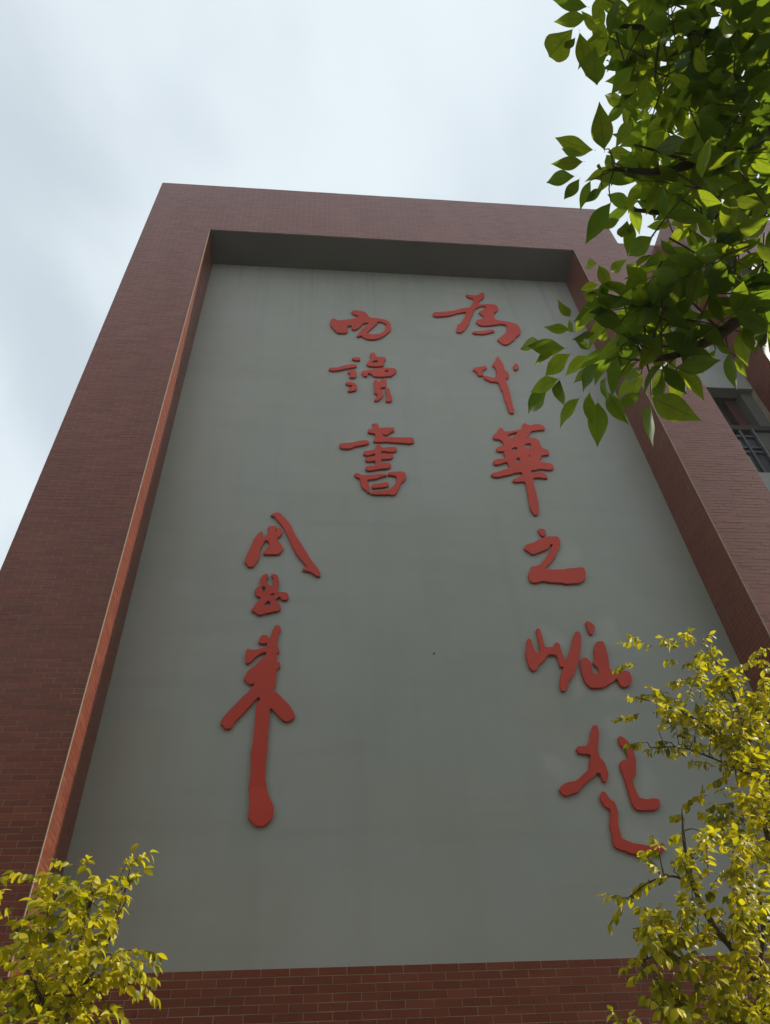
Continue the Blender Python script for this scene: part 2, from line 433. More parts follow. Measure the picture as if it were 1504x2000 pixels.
# outlines of the raised characters on the wall: x,z in millimetres
GLYPHS = {
    'wei': [
        '3235,17125 3263,17169 3321,17161 3420,17137 3509,17163 3571,17238 3638,17290 3674,17266 3667,17169 3636,17073 3559,16974 3505,16891 3470,16788 3475,16738 3553,16753 3674,16778 3777,16788 3856,16759 3892,16686 3889,16581 3849,16496 3764,16401 3747,16325 3744,16198 3756,16114 3834,16090 3945,16069 4056,16047 4147,16006 4215,15928 4237,15823 4231,15700 4200,15592 4162,15520 4063,15417 4033,15332 3873,15154 3821,15129 3761,15144 3666,15296 3717,15359 3817,15485 3902,15612 3944,15721 3967,15860 3939,15935 3861,15952 3707,15904 3587,15863 3472,15847 3399,15846 3342,15896 3317,15987 3340,16057 3393,16087 3461,16109 3535,16226 3429,16369 3448,16426 3514,16480 3604,16586 3636,16655 3577,16689 3518,16683 3431,16603 3367,16557 3302,16380 3247,16215 3181,16021 3148,15894 3090,15782 3008,15609 2926,15527 2862,15522 2838,15555 2866,15687 2899,15826 2971,15894 3035,16023 3106,16202 3154,16382 3105,16383 2949,16314 2860,16258 2747,16191 2605,16156 2473,16128 2419,16154 2404,16209 2432,16288 2475,16311 2674,16343 2913,16430 3073,16529 3282,16604 3333,16741 3403,16948 3370,17013 3274,17061',
        '3176,15564 3212,15591 3343,15617 3475,15650 3593,15690 3657,15687 3659,15621 3542,15566 3422,15502 3294,15500 3200,15506',
    ],
    'zhong': [
        '2994,14145 3041,14216 3151,14251 3261,14291 3296,14272 3277,14218 3173,14113 3174,14048 3185,13951 3079,13949 3073,14067',
        '3575,14660 3594,14640 3608,14531 3636,14426 3638,14319 3622,14185 3677,14124 3694,14047 3680,13943 3603,13861 3602,13722 3609,13548 3604,13303 3595,13041 3595,12855 3576,12774 3531,12755 3492,12815 3486,12941 3490,13094 3473,13140 3486,13441 3458,13513 3453,13724 3418,13759 3286,13760 3263,13804 3189,13850 3188,13939 3254,13938 3314,13899 3371,13883 3421,13925 3456,14004 3471,14148 3460,14266 3413,14323 3452,14412 3513,14511 3553,14636',
        '3873,14416 3932,14426 3945,14341 3919,14247 3859,14184 3834,14227 3840,14334',
    ],
    'er': [
        '660,16146 689,16211 769,16228 880,16207 958,16164 1000,16084 1031,15963 1109,15939 1235,15942 1360,15901 1450,15817 1480,15684 1463,15533 1433,15436 1354,15318 1280,15219 1169,15129 1062,15092 986,15100 897,15149 861,15218 830,15210 776,15168 749,15186 786,15284 876,15482 957,15622 1027,15758 882,15697 856,15628 799,15510 721,15439 663,15439 662,15581 632,15608 566,15558 574,15353 528,15291 368,15285 323,15360 228,15543 218,15721 238,15820 285,15848 339,15817 378,15772 479,15799 620,15848 746,15915 819,15996 718,16048|1206,15804 1292,15812 1389,15706 1366,15554 1304,15401 1224,15321 1115,15292 1023,15284 951,15327 1029,15466 1112,15606 1162,15686',
    ],
    'du': [
        '637,14349 670,14400 787,14414 804,14370 792,14308 697,14301',
        '191,13935 213,14000 334,14014 391,14039 506,14112 622,14154 716,14161 732,14116 721,14076 634,14044 519,14002 462,13967 362,13927 262,13907',
        '549,13872 568,13929 647,13955 711,13939 716,13859 711,13745 678,13706 586,13704 580,13761 613,13821',
        '506,13509 528,13552 612,13558 681,13521 715,13462 707,13329 676,13291 593,13250 545,13259 566,13332 637,13421 631,13452 540,13463',
        '1005,14574 1043,14604 1095,14594 1106,14509 1141,14449 1215,14455 1296,14453 1302,14382 1259,14299 1257,14181 1229,14140 1069,14115 953,14119 919,14168 943,14262 1004,14319 1020,14360 1006,14466|1024,14268 1062,14310 1129,14342 1155,14257 1117,14222 1051,14223',
        '817,13879 833,13943 890,13960 1006,13994 1124,14046 1270,14078 1400,14082 1479,14062 1489,13991 1463,13912 1378,13810 1270,13790 1183,13766 1041,13776 1008,13842 974,13882 933,13862 916,13772 856,13768|1257,13969 1310,14016 1348,13960 1305,13926 1270,13929',
        '1043,13632 1072,13654 1114,13642 1139,13577 1162,13603 1180,13691 1223,13707 1275,13673 1280,13574 1255,13426 1182,13426 1144,13371 1177,13325 1194,13254 1189,13136 1122,13038 1065,12983 1018,13003 1062,13081 1101,13177 1088,13195 1031,13232 1044,13316 1041,13485',
        '1242,13365 1279,13404 1319,13382 1326,13251 1348,13146 1354,13041 1326,12986 1263,12972 1237,12994 1258,13140 1253,13234 1242,13281',
    ],
    'shu': [
        '961,12297 1015,12310 1057,12309 1066,12245 1075,12177 1166,12198 1322,12210 1342,12182 1334,12115 1279,12083 1222,12013 1174,11995 1139,12018 1112,12068 1137,11980 1171,11935 1235,11929 1413,11938 1656,11941 1666,11876 1654,11810 1578,11778 1486,11792 1322,11797 1170,11813 1088,11794 971,11794 958,11815 1004,11898 1003,12011 969,12037 898,12037 873,12070 879,12124 925,12146 973,12156 982,12240',
        '381,11672 396,11718 529,11743 622,11761 727,11809 809,11826 873,11822 886,11771 864,11733 782,11701 712,11679 625,11651 572,11594 435,11587 389,11618',
        '1014,11707 1066,11710 1093,11667 1127,11636 1186,11661 1338,11674 1353,11638 1346,11575 1284,11539 1191,11540 1152,11556 1094,11553 1073,11525 1079,11472 1130,11471 1212,11487 1269,11493 1280,11446 1269,11392 1227,11354 1073,11338 1070,11277 1074,11233 1154,11249 1222,11249 1230,11197 1222,11154 1180,11109 1056,11095 954,11068 897,11042 830,11042 800,11083 816,11135 879,11155 958,11164 977,11220 972,11304 906,11278 821,11279 811,11317 824,11380 887,11391 967,11409 980,11440 980,11488 924,11455 854,11425 792,11440 781,11475 794,11530 870,11551 974,11583 1001,11666',
        '617,10940 650,10970 705,10952 732,10920 826,10924 960,10946 1050,10967 1139,10962 1143,10929 1075,10909 1001,10864 956,10842 867,10829 820,10807 836,10725 849,10628 862,10532 845,10499 818,10514 814,10546 772,10585 730,10639 716,10737 708,10844 670,10859 627,10898',
        '1159,10958 1186,11007 1277,11028 1390,11041 1445,11018 1461,10968 1458,10892 1426,10824 1366,10755 1325,10631 1292,10549 1256,10483 1211,10462 1148,10487 1103,10469 1006,10470 887,10469 868,10492 878,10525 1009,10551 1130,10571 1186,10601 1257,10693 1298,10785 1310,10869 1304,10919 1261,10942 1166,10947',
        '894,10662 907,10704 995,10724 1096,10761 1157,10763 1169,10722 1158,10681 1090,10646 991,10634 936,10615 901,10622',
    ],
    'hua': [
        '3080,12064 3103,12109 3164,12147 3196,12245 3251,12310 3288,12300 3290,12241 3322,12203 3418,12213 3560,12265 3642,12287 3668,12396 3697,12461 3733,12475 3758,12428 3834,12414 3910,12454 3989,12453 4049,12417 4071,12355 4053,12295 3979,12291 3885,12269 3795,12239 3749,12169 3720,12107 3670,12017 3718,12037 3776,12049 3830,12043 3871,12002 3891,11934 3890,11849 3903,11774 3986,11727 4005,11686 3989,11594 3902,11585 3846,11563 3817,11480 3783,11421 3801,11401 3903,11378 3973,11357 4001,11311 4000,11255 3974,11211 3885,11191 3826,11211 3730,11206 3650,11176 3596,11166 3581,11118 3585,11084 3646,11097 3713,11121 3785,11114 3826,11082 3842,11005 3831,10977 3768,10979 3688,10995 3590,10971 3576,10871 3563,10780 3566,10690 3566,10557 3563,10426 3556,10376 3555,10374 3411,10369 3411,10370 3425,10567 3433,10715 3442,10820 3433,10880 3355,10877 3310,10857 3239,10865 3229,10895 3256,10934 3341,10976 3419,11033 3431,11096 3412,11111 3288,11087 3219,11048 3077,11003 3010,10973 2928,10974 2883,11018 2909,11058 3020,11101 3135,11169 3230,11205 3237,11276 3226,11339 3200,11373 3141,11335 3061,11297 2987,11288 2974,11360 3005,11409 3062,11436 3193,11459 3208,11549 3195,11597 3228,11665 3192,11647 3090,11645 3082,11708 3112,11751 3183,11788 3235,11807 3241,11867 3219,11942 3171,11983 3084,11987|3349,12122 3407,12148 3521,12201 3533,12184 3502,12121 3445,12049 3400,12012 3364,12027|3355,11730 3407,11771 3460,11777 3454,11718 3426,11662 3391,11647 3360,11672|3607,11855 3658,11892 3725,11898 3723,11841 3694,11763 3650,11736 3617,11759|3384,11467 3425,11502 3462,11471 3437,11381 3401,11339 3375,11370|3611,11535 3640,11576 3652,11541 3627,11520',
        '3409,10365 3411,10366 3554,10371 3556,10370 3547,10311 3535,10197 3508,10113 3467,10081 3441,10096 3407,10179 3401,10277',
    ],
    'zhi': [
        '3428,9754 3463,9779 3528,9777 3545,9737 3539,9668 3495,9617 3463,9636 3444,9685',
        '3134,9355 3178,9423 3241,9454 3325,9485 3400,9540 3481,9581 3574,9615 3692,9623 3726,9594 3734,9516 3707,9428 3646,9312 3568,9178 3492,9083 3400,8980 3384,8935 3502,8937 3671,8945 3717,8964 3844,8972 3890,8986 3953,8988 3978,8957 3975,8876 3935,8759 3846,8686 3707,8678 3648,8660 3605,8683 3382,8695 3359,8712 3263,8710 3209,8679 3142,8681 3108,8715 3101,8803 3124,8875 3152,8911 3179,8984 3267,9005 3330,9043 3403,9127 3480,9232 3556,9357 3592,9425 3599,9460 3561,9447 3506,9355 3380,9295 3247,9230 3196,9290',
    ],
    'jue': [
        '3751,7974 3790,7990 3839,7951 3865,7896 3838,7840 3796,7770 3761,7769 3753,7839',
        '2871,7668 2899,7683 2926,7661 2930,7518 2945,7466 2980,7452 3008,7467 3021,7563 3027,7838 3061,7862 3082,7839 3087,7609 3093,7546 3199,7543 3231,7603 3274,7626 3299,7596 3301,7462 3323,7337 3375,7403 3440,7523 3518,7720 3562,7798 3598,7814 3629,7783 3616,7675 3562,7494 3496,7331 3421,7173 3374,7102 3284,7004 3256,6935 3212,6869 3169,6869 3165,6948 3209,7101 3261,7200 3274,7232 3227,7240 3231,7373 3222,7417 3181,7431 3106,7428 3063,7372 2999,7302 2948,7262 2911,7198 2868,7167 2817,7219 2810,7341 2810,7443 2845,7562',
        '3541,7361 3590,7383 3630,7369 3655,7318 3641,7202 3653,7138 3692,7120 3728,7139 3744,7217 3681,7296 3733,7377 3750,7495 3800,7616 3840,7647 3905,7651 3922,7618 3924,7482 3908,7349 3884,7190 3955,7176 4142,7177 4148,7049 4077,6951 3996,6926 3958,6965 3950,7069 3885,7013 3813,6971 3726,6922 3567,6915 3512,6991 3497,7131 3510,7273',
    ],
    'qi': [
        '3453,6378 3503,6384 3510,6315 3483,6223 3443,6110 3428,6033 3432,5945 3467,5901 3476,5836 3476,5741 3432,5652 3396,5653 3391,5710 3384,5761 3349,5763 3283,5706 3223,5670 3125,5598 3058,5527 2985,5513 2930,5488 2878,5504 2852,5565 2887,5611 2977,5651 3059,5661 3117,5691 3182,5748 3269,5811 3283,5870 3337,6000 3183,6010 3173,6078 3204,6100 3305,6105 3357,6167 3399,6269',
        '3724,6211 3757,6233 3786,6222 3834,6165 3859,6086 3866,6019 3861,5931 3822,5781 3801,5728 3749,5691 3744,5603 3750,5520 3771,5454 3855,5433 3899,5446 3975,5445 3993,5422 3993,5376 3962,5342 3908,5313 3708,5310 3677,5340 3661,5390 3659,5521 3659,5697 3649,5846 3661,5889 3696,5919 3770,5923 3780,5976 3776,6053 3726,6120',
        '3333,5525 3361,5537 3386,5519 3420,5438 3458,5413 3469,5343 3464,5274 3432,5159 3426,5083 3428,5003 3481,4969 3549,4941 3651,4925 3749,4901 3877,4940 3896,4907 3874,4871 3780,4818 3641,4798 3566,4803 3544,4826 3473,4841 3441,4864 3378,4879 3330,4912 3323,4953 3336,5037 3337,5141 3376,5256 3395,5329 3343,5354 3309,5414 3307,5464',
    ],
    'sig_a': [
        '-669,9933 -641,9971 -601,9999 -545,10001 -507,9961 -453,9889 -398,9803 -349,9717 -309,9590 -266,9493 -192,9356 -129,9221 -67,9089 4,8959 63,8869 91,8805 92,8741 70,8728 17,8759 -32,8809 -90,8829 -157,8845 -154,8879 -82,8891 -172,9033 -244,9138 -297,9258 -374,9462 -453,9671 -530,9798 -590,9884 -602,9923',
        '-784,9597 -766,9576 -764,9506 -750,9444 -732,9479 -687,9551 -672,9636 -694,9671 -681,9704 -626,9712 -597,9724 -564,9675 -579,9624 -589,9575 -568,9608 -553,9654 -532,9680 -498,9655 -479,9585 -492,9528 -548,9464 -540,9408 -488,9348 -450,9281 -457,9226 -493,9165 -526,9141 -710,9136 -726,9149 -697,9233 -662,9309 -645,9350 -667,9377 -673,9409 -718,9413 -731,9382 -760,9299 -781,9204 -776,9111 -795,9031 -831,8939 -856,8893 -923,8891 -941,8943 -975,8974 -981,9026 -944,9160 -906,9295 -877,9433 -835,9532',
    ],
    'sig_b': [
        '-733,8611 -735,8673 -713,8730 -667,8760 -639,8757 -629,8713 -652,8669 -653,8612 -617,8557 -569,8534 -559,8602 -559,8689 -590,8727 -587,8758 -545,8763 -505,8735 -483,8666 -480,8566 -492,8480 -498,8425 -434,8435 -369,8427 -340,8398 -335,8326 -354,8299 -418,8294 -444,8348 -467,8353 -519,8289 -471,8246 -436,8193 -433,8135 -464,8105 -535,8093 -597,8068 -633,8068 -685,8033 -721,8038 -755,8072 -821,8111 -793,8164 -762,8235 -708,8313 -710,8343 -766,8360 -799,8438 -785,8493 -724,8555|-703,8519 -681,8532 -657,8520 -654,8434 -693,8430|-589,8387 -553,8412 -516,8407 -524,8382 -569,8363|-653,8207 -623,8273 -591,8276 -563,8232 -577,8191 -631,8184',
    ],
    'sig_c': [
        '-484,7864 -435,7864 -415,7820 -423,7759 -441,7715 -447,7629 -452,7527 -420,7485 -420,7435 -447,7418 -437,7286 -399,7278 -393,7214 -436,7165 -438,7054 -441,6937 -464,6875 -389,6807 -266,6672 -218,6598 -183,6525 -200,6475 -269,6436 -320,6453 -374,6511 -463,6620 -488,6613 -484,6482 -488,6298 -488,6091 -489,5827 -487,5699 -467,5661 -465,5623 -466,5622 -657,5624 -658,5625 -646,5764 -666,6025 -652,6160 -647,6425 -651,6657 -641,6702 -606,6724 -620,6776 -646,6769 -681,6716 -784,6569 -897,6425 -921,6348 -996,6348 -1012,6390 -1046,6411 -1039,6468 -974,6569 -906,6657 -815,6784 -772,6821 -709,6921 -686,6975 -737,6951 -778,6974 -833,7037 -780,7163 -717,7212 -631,7326 -574,7392 -578,7442 -651,7416 -714,7358 -769,7276 -814,7256 -831,7308 -837,7456 -818,7481 -736,7465 -642,7491 -581,7500 -573,7593 -606,7567 -689,7579 -668,7678 -629,7709 -586,7696 -549,7645 -532,7714 -509,7802',
        '-658,5620 -657,5621 -466,5620 -465,5618 -457,5586 -435,5524 -389,5438 -371,5365 -381,5282 -412,5236 -466,5190 -546,5191 -594,5232 -642,5286 -635,5345 -639,5514',
    ],
}

# ------------------------------------------------------------------ ground
def sheet(name, x0, x1, y0, y1, z, mat):
    me = bpy.data.meshes.new(name)
    me.from_pydata([(x0, y0, z), (x1, y0, z), (x1, y1, z), (x0, y1, z)], [], [(0, 1, 2, 3)])
    return tag(link(name, me, mat), kind='structure')
sheet('ground', -160, 160, -160, 160, -0.12, M['ground'])
tag(MB().box(-14, 22, -6, 2.2, -0.11, 0.0).build('pavement', M['pave']), kind='structure')
tag(MB().box(-14, 22, 2.2, 2.35, -0.11, 0.1).build('kerb', M['kerb']), kind='structure')
tag(MB().box(-14, 22, 2.35, 7.37, -0.11, 0.05).build('planting_bed', M['soil']), kind='structure')

# ------------------------------------------------------------------ building
YF = 7.36                      # brick face
XL0, XL1, XR0, XR1 = -3.84, -2.435, 5.742, 6.93
ZL, CP = 3.62, 0.066           # ledge height and course pitch
ZS = ZL + 219 * CP             # soffit
ZT = ZL + 256 * CP             # roofline
YP = 8.16                      # grey panel
BP, JT, PR = 0.243, 0.0058, 0.0022
bld = empty('brick_building', (1.55, YF, 0))
tag(bld, 'red brick building with a tall grey recessed wall framed by brick piers', 'building')

# solid wall bodies, their faces are the mortar behind the tiles
yb = YF + PR
MB().box(XL0 + PR, XL1 - PR, yb, YP + 0.6, 0, ZT - 0.004).build('pier', M['mortar'], bld)
MB().box(XR0 + PR, XR1 - PR, yb, YP + 0.6, 0, ZT - 0.004).build('pier', M['mortar'], bld)
MB().box(XL1 - PR + 0.001, XR0 + PR - 0.001, yb, YP + 0.6, ZS + 0.006, ZT - 0.008).build('lintel_beam', M['mortar'], bld)
MB().box(XL1 - PR + 0.001, XR0 + PR - 0.001, yb, YP + 0.3, 0, ZL - 0.008).build('plinth', M['mortar'], bld)
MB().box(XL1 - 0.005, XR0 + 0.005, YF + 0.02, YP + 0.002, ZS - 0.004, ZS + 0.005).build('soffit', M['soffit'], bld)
MB().box(XL1 - 0.01, XR0 + 0.01, YP, YP + 0.3, ZL - 0.05, ZS - 0.002).build('wall_panel', M['panel'], bld)
MB().box(XL0 + 0.05, 14.0, YP + 0.601, 20, 0, ZT - 0.05).build('building_core', M['roof'], bld)
MB().box(XL0 - 0.01, XR1 + 0.01, YF + 0.03, YF + 0.4, ZT + 0.001, ZT + 0.03).build('coping', M['mortar'], bld)

brick_all = []                 # (x0,x1,y0,y1,z0,z1,skip)
def front_course(z, spans, k, yface):
    off = (k % 2) * BP * 0.5
    for (a, b) in spans:
        i0 = math.floor((a - off) / BP) - 1
        x = i0 * BP + off
        while x < b:
            l, r = max(x + JT / 2, a + 0.003), min(x + BP - JT / 2, b - 0.003)
            if r - l > 0.02:
                d = rnd.uniform(-0.0012, 0.0012)
                brick_all.append((l, r, yface + d, yface + PR + 0.002, z + JT / 2, z + CP - JT / 2, 'b'))
            x += BP
nk = 0
for k in range(-54, 256):
    z = ZL + k * CP
    if k < 0 or k >= 219:
        sp = [(XL0, XR1)]
    else:
        sp = [(XL0, XL1 - 0.006), (XR0 + 0.006, XR1)]
    front_course(z, sp, k, YF)
    if 0 <= k < 219:           # reveals either side of the grey panel
        off = ((k + 1) % 2) * BP * 0.5
        y = YF + 0.010 - off
        while y < YP:
            a, b = max(y + JT / 2, YF + 0.010), min(y + BP - JT / 2, YP - 0.003)
            if b - a > 0.02:
                brick_all.append((XL1 - PR - 0.002, XL1 + rnd.uniform(-.0008, .0008), a, b, z + JT/2, z + CP - JT/2, 'l'))
                brick_all.append((XR0 + rnd.uniform(-.0008, .0008), XR0 + PR + 0.002, a, b, z + JT/2, z + CP - JT/2, 'r'))
            y += BP
# pale grout bead along the two inner corners
MB().box(XL1 - 0.008, XL1 + 0.0015, YF - 0.0015, YF + 0.011, ZL, ZS).build('corner_joint', M['mortar'], bld)
MB().box(XR0 - 0.0015, XR0 + 0.008, YF - 0.0015, YF + 0.011, ZL, ZS).build('corner_joint', M['mortar'], bld)

# second projecting volume on the right and the recessed bay between
X2, X2I, YB = 8.71, 9.33, 8.20
MB().box(X2 + PR, X2I - PR, yb, YB + 0.56, 0, ZT - 0.004).build('pier', M['mortar'], bld)
MB().box(X2I - PR + 0.001, 14.0, yb, YB + 0.56, ZS + 0.006, ZT - 0.008).build('lintel_beam', M['mortar'], bld)
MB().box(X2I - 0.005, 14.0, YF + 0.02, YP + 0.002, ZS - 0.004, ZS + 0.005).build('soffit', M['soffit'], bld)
MB().box(X2I - 0.01, 14.0, YP, YP + 0.3, 0, ZS - 0.002).build('wall_panel', M['panel'], bld)
for k in range(60, 256):
    z = ZL + k * CP
    front_course(z, [(X2, 14.0 if k >= 219 else X2I)], k, YF)
    off = ((k + 1) % 2) * BP * 0.5
    y = YF + 0.010 - off
    while y < YB:
        a, b = max(y + JT / 2, YF + 0.010), min(y + BP - JT / 2, YB - 0.003)
        if b - a > 0.02:
            brick_all.append((X2, X2 + PR + 0.002, a, b, z + JT/2, z + CP - JT/2, 'r'))
            if k < 219:
                brick_all.append((X2I - PR - 0.002, X2I, a, b, z + JT/2, z + CP - JT/2, 'l'))
        y += BP
# parapet wall of the bay, tiled
MB().box(XR1 - PR + 0.001, X2 + PR - 0.001, YB + PR, YB + 0.55, 17.7, ZT - 0.012).build('parapet', M['mortar'], bld)
for k in range(214, 256):
    front_course(ZL + k * CP, [(XR1, X2)], k, YB)

# the 300 tiles that show largest become parts, the others one joined part
def brick_score(b):
    cx, cy, cz = (b[0]+b[1])/2, b[2], (b[4]+b[5])/2
    px, py, d = project((cx, cy, cz))
    if d <= 0.1 or not (-20 < px < 1524 and 0 < py < 2010): return 0
    if 'b' in b[6]:
        w = (b[1]-b[0]); vis = -(cy - 0) / math.dist((cx, cy, cz), tuple(CAM_POS))
    else:
        w = (b[3]-b[2]); vis = 0.35
    return w * abs(vis) / (d * d)
order = sorted(range(len(brick_all)), key=lambda i: -brick_score(brick_all[i]))
single = set(order[:300])
proto_cache = {}
joined = MB()
for i, (x0, x1, y0, y1, z0, z1, sk) in enumerate(brick_all):
    if i in single:
        key = (round(x1-x0, 3), round(y1-y0, 3), sk)
        if key not in proto_cache:
            mb = MB()
            e = 0.0012
            mb.box(0, x1-x0, 0, y1-y0, 0, z1-z0, sk)
            me = mb.mesh('brick'); me.materials.append(M['brick'])
            proto_cache[key] = me
        o = bpy.data.objects.new('brick', proto_cache[key])
        COL.objects.link(o)
        o.parent = bld
        o.location = Vector((x0, y0, z0)) - Vector(bld.location)
        o.rotation_euler = (rnd.uniform(-.006, .006) if 'b' in sk else 0, 0, 0)
    else:
        joined.box(x0, x1, y0, y1, z0, z1, sk, rnd.random())
jb = joined.build('brickwork', M['brick'], bld, tints=True)
tag(jb, kind='stuff')

# bay: spandrels, open loggia and windows of each storey
BX0, BX1 = XR1 - PR + 0.001, X2 + PR - 0.001
YW = YB + 0.08
for zs in (13.98, 10.38, 6.78):
    MB().box(BX0, BX1, YB, YB + 0.24, zs, zs + (1.6 if zs > 13 else 1.0)).build('spandrel', M['spandrel'], bld)
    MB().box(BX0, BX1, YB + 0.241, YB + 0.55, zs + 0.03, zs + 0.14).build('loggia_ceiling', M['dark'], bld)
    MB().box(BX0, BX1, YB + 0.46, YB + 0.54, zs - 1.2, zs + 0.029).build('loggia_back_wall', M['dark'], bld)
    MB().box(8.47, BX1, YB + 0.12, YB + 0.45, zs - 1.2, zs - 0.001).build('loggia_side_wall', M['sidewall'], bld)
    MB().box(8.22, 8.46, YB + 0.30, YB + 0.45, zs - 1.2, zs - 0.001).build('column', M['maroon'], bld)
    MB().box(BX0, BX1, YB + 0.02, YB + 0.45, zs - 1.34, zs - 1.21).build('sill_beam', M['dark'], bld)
    zt, zb = zs - 1.341, zs - 2.599
    win = empty('window', (0, 0, 0)); win.parent = bld
    win.location = Vector((BX0, YW, zb)) - Vector(bld.location)
    def wpart(name, mb, mat):
        me = mb.mesh(name); me.materials.append(mat)
        o = bpy.data.objects.new(name, me); COL.objects.link(o); o.parent = win
        o.matrix_parent_inverse = Matrix.Translation(-Vector((BX0, YW, zb)))
        return o
    zb2 = zb
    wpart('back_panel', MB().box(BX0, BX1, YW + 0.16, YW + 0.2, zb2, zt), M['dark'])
    wpart('side_panel', MB().box(8.17, BX1, YW - 0.01, YW + 0.15, zb2, zt - 0.001), M['sidewall'])
    xs = [BX0 + 0.02, 7.42, 7.87, 8.115]
    zz = [zb2, zt - 0.65, zt - 0.52, zt - 0.19]
    for x in xs: wpart('mullion', MB().box(x, x + 0.05, YW - 0.05, YW + 0.05, zb2, zt - 0.002), M['frame'])
    for z in zz:
        for x, y in zip(xs[:-1], xs[1:]):
            wpart('transom', MB().box(x + 0.051, y - 0.001, YW - 0.035, YW + 0.045, z, z + 0.05), M['frame'])
    for x, y in zip(xs[:-1], xs[1:]):
        for c, d in zip(zz[:-1], zz[1:]):
            wpart('pane', MB().box(x + 0.04, y + 0.01, YW + 0.005, YW + 0.015, c + 0.04, d + 0.01), M['glass'])
    wpart('steel_rod', MB().tube([(8.145, YW - 0.075, zb2), (8.145, YW - 0.075, zt)], [0.007, 0.007], 6), M['steel'])
# small anchor left in the grey wall
hole = MB()
hp = at_y(848, 1275, YP - 0.01)
hole.tube([(hp.x, YP + 0.01, hp.z), (hp.x, YP - 0.012, hp.z - 0.006)], [0.012, 0.010], 8)
hole.build('wall_anchor', M['frame'], bld)

# ------------------------------------------------------------------ raised red characters
CHAR_INFO = {
    'wei':   'topmost red character of the right column with a long left arm and hooked tail',
    'zhong': 'small red character second from the top of the right column with a long slanting tail',
    'hua':   'broad red character with many crossbars and a long downstroke, third in the right column',
    'zhi':   'red character like a figure two with a dot above, fourth in the right column',
    'jue':   'wide red character of upright strokes, fifth in the right column and touched by golden leaves',
    'qi':    'lowest red character of the right column with two sweeping L-shaped strokes',
    'er':    'topmost red character of the middle column with a rounded loop at its right',
    'du':    'red character of many small separate pieces, second in the middle column',
    'shu':   'red character with stacked bars above an open box, lowest of the middle column',
    'sig_a': 'top red character of the left signature column with a long stroke sweeping down right',
    'sig_b': 'small knotted red character with two horns, middle of the left signature column',
    'sig_c': 'tall red character with a long vertical stem ending in a round foot, left signature column',
}
def chaikin(p):
    out = []
    n = len(p)
    for i in range(n):
        a, b = p[i], p[(i + 1) % n]
        out.append((a[0]*0.86 + b[0]*0.14, a[1]*0.86 + b[1]*0.14))
        out.append((a[0]*0.14 + b[0]*0.86, a[1]*0.14 + b[1]*0.86))
    return out
CH_T = 0.036
dg = None
for key, strokes in GLYPHS.items():
    parsed = [[[tuple(float(v) / 1000 for v in q.split(',')) for q in c.split(' ')] for c in s.split('|')] for s in strokes]
    allp = [q for s in parsed for c in s for q in c]
    cx = sum(q[0] for q in allp) / len(allp); zmin = min(q[1] for q in allp)
    root = empty('raised_character', (cx, YP, zmin))
    tag(root, CHAR_INFO[key], 'character', 'red raised characters on the grey wall')
    for s in parsed:
        cu = bpy.data.curves.new('stroke', 'CURVE')
        cu.dimensions = '2D'; cu.fill_mode = 'BOTH'
        cu.extrude = CH_T / 2 - 0.002
        cu.bevel_depth = 0.002; cu.bevel_resolution = 0
        for c in s:
            pts = chaikin(c)
            sp = cu.splines.new('POLY')
            sp.points.add(len(pts) - 1)
            for k, q in enumerate(pts):
                sp.points[k].co = (q[0] - cx, q[1] - zmin, 0, 1)
            sp.use_cyclic_u = True
        tmp = bpy.data.objects.new('tmp', cu)
        COL.objects.link(tmp)
        bpy.context.view_layer.update()
        me = bpy.data.meshes.new_from_object(tmp.evaluated_get(bpy.context.evaluated_depsgraph_get()))
        bpy.data.objects.remove(tmp); bpy.data.curves.remove(cu)
        me.transform(Matrix.Rotation(math.radians(90), 4, 'X'))
        me.materials.clear(); me.materials.append(M['char'])
        me.name = 'stroke'
        o = bpy.data.objects.new('stroke', me)
        COL.objects.link(o)
        o.parent = root
        o.location = (0, -CH_T / 2 - 0.003, 0)

# ------------------------------------------------------------------ leaves
def leaf_mesh(name, mat, prof, fold, droop, twist, wide, stalk=0.0, wave=0.0):
    """a leaf 1 unit long on +Y, folded on its midrib; prof = half widths along it"""
    n = len(prof)
    vs, fs = [], []
    if stalk:
        vs += [(-0.008, -stalk, 0.0), (0.008, -stalk, 0.0)]
    b0 = len(vs)
    for i, w in enumerate(prof):
        t = i / (n - 1)
        zc = -droop * t * t
        tw = twist * (t - 0.3)
        hw = w * wide
        wv = wave * math.sin(t * 11.0)
        up = hw * fold + wv * hw
        ct, st = math.cos(tw), math.sin(tw)
        for sx in (-1, 0, 1):
            x, z = sx * hw, (up if sx else 0.0)
            vs.append((x * ct - z * st, t, zc + x * st + z * ct))
    for i in range(n - 1):
        a = b0 + i * 3
        fs += [(a, a+1, a+4, a+3), (a+1, a+2, a+5, a+4)]
    if stalk:
        fs.append((0, 1, b0 + 2, b0))
    me = bpy.data.meshes.new(name)
    me.from_pydata(vs, [], fs)
    ac = [0.0] * b0 + [float(sx) for _ in prof for sx in (-1, 0, 1)]
    al = [0.0] * b0 + [i / (n - 1) for i in range(n) for _ in range(3)]
    me.attributes.new('across', 'FLOAT', 'POINT').data.foreach_set('value', ac)
    me.attributes.new('along', 'FLOAT', 'POINT').data.foreach_set('value', al)
    me.polygons.foreach_set('use_smooth', [True] * len(me.polygons))
    me.materials.append(mat)
    return me

def leaf_frame(base, tip, nrm):
    y = (tip - base); L = y.length; y = y / L
    x = y.cross(nrm)
    if x.length < 1e-4: x = y.cross(Vector((1, 0, 0)))
    x.normalize(); z = x.cross(y)
    m = Matrix.Identity(4)
    for i in range(3):
        m[i][0], m[i][1], m[i][2], m[i][3] = x[i] * L, y[i] * L, z[i] * L, base[i]
    return m

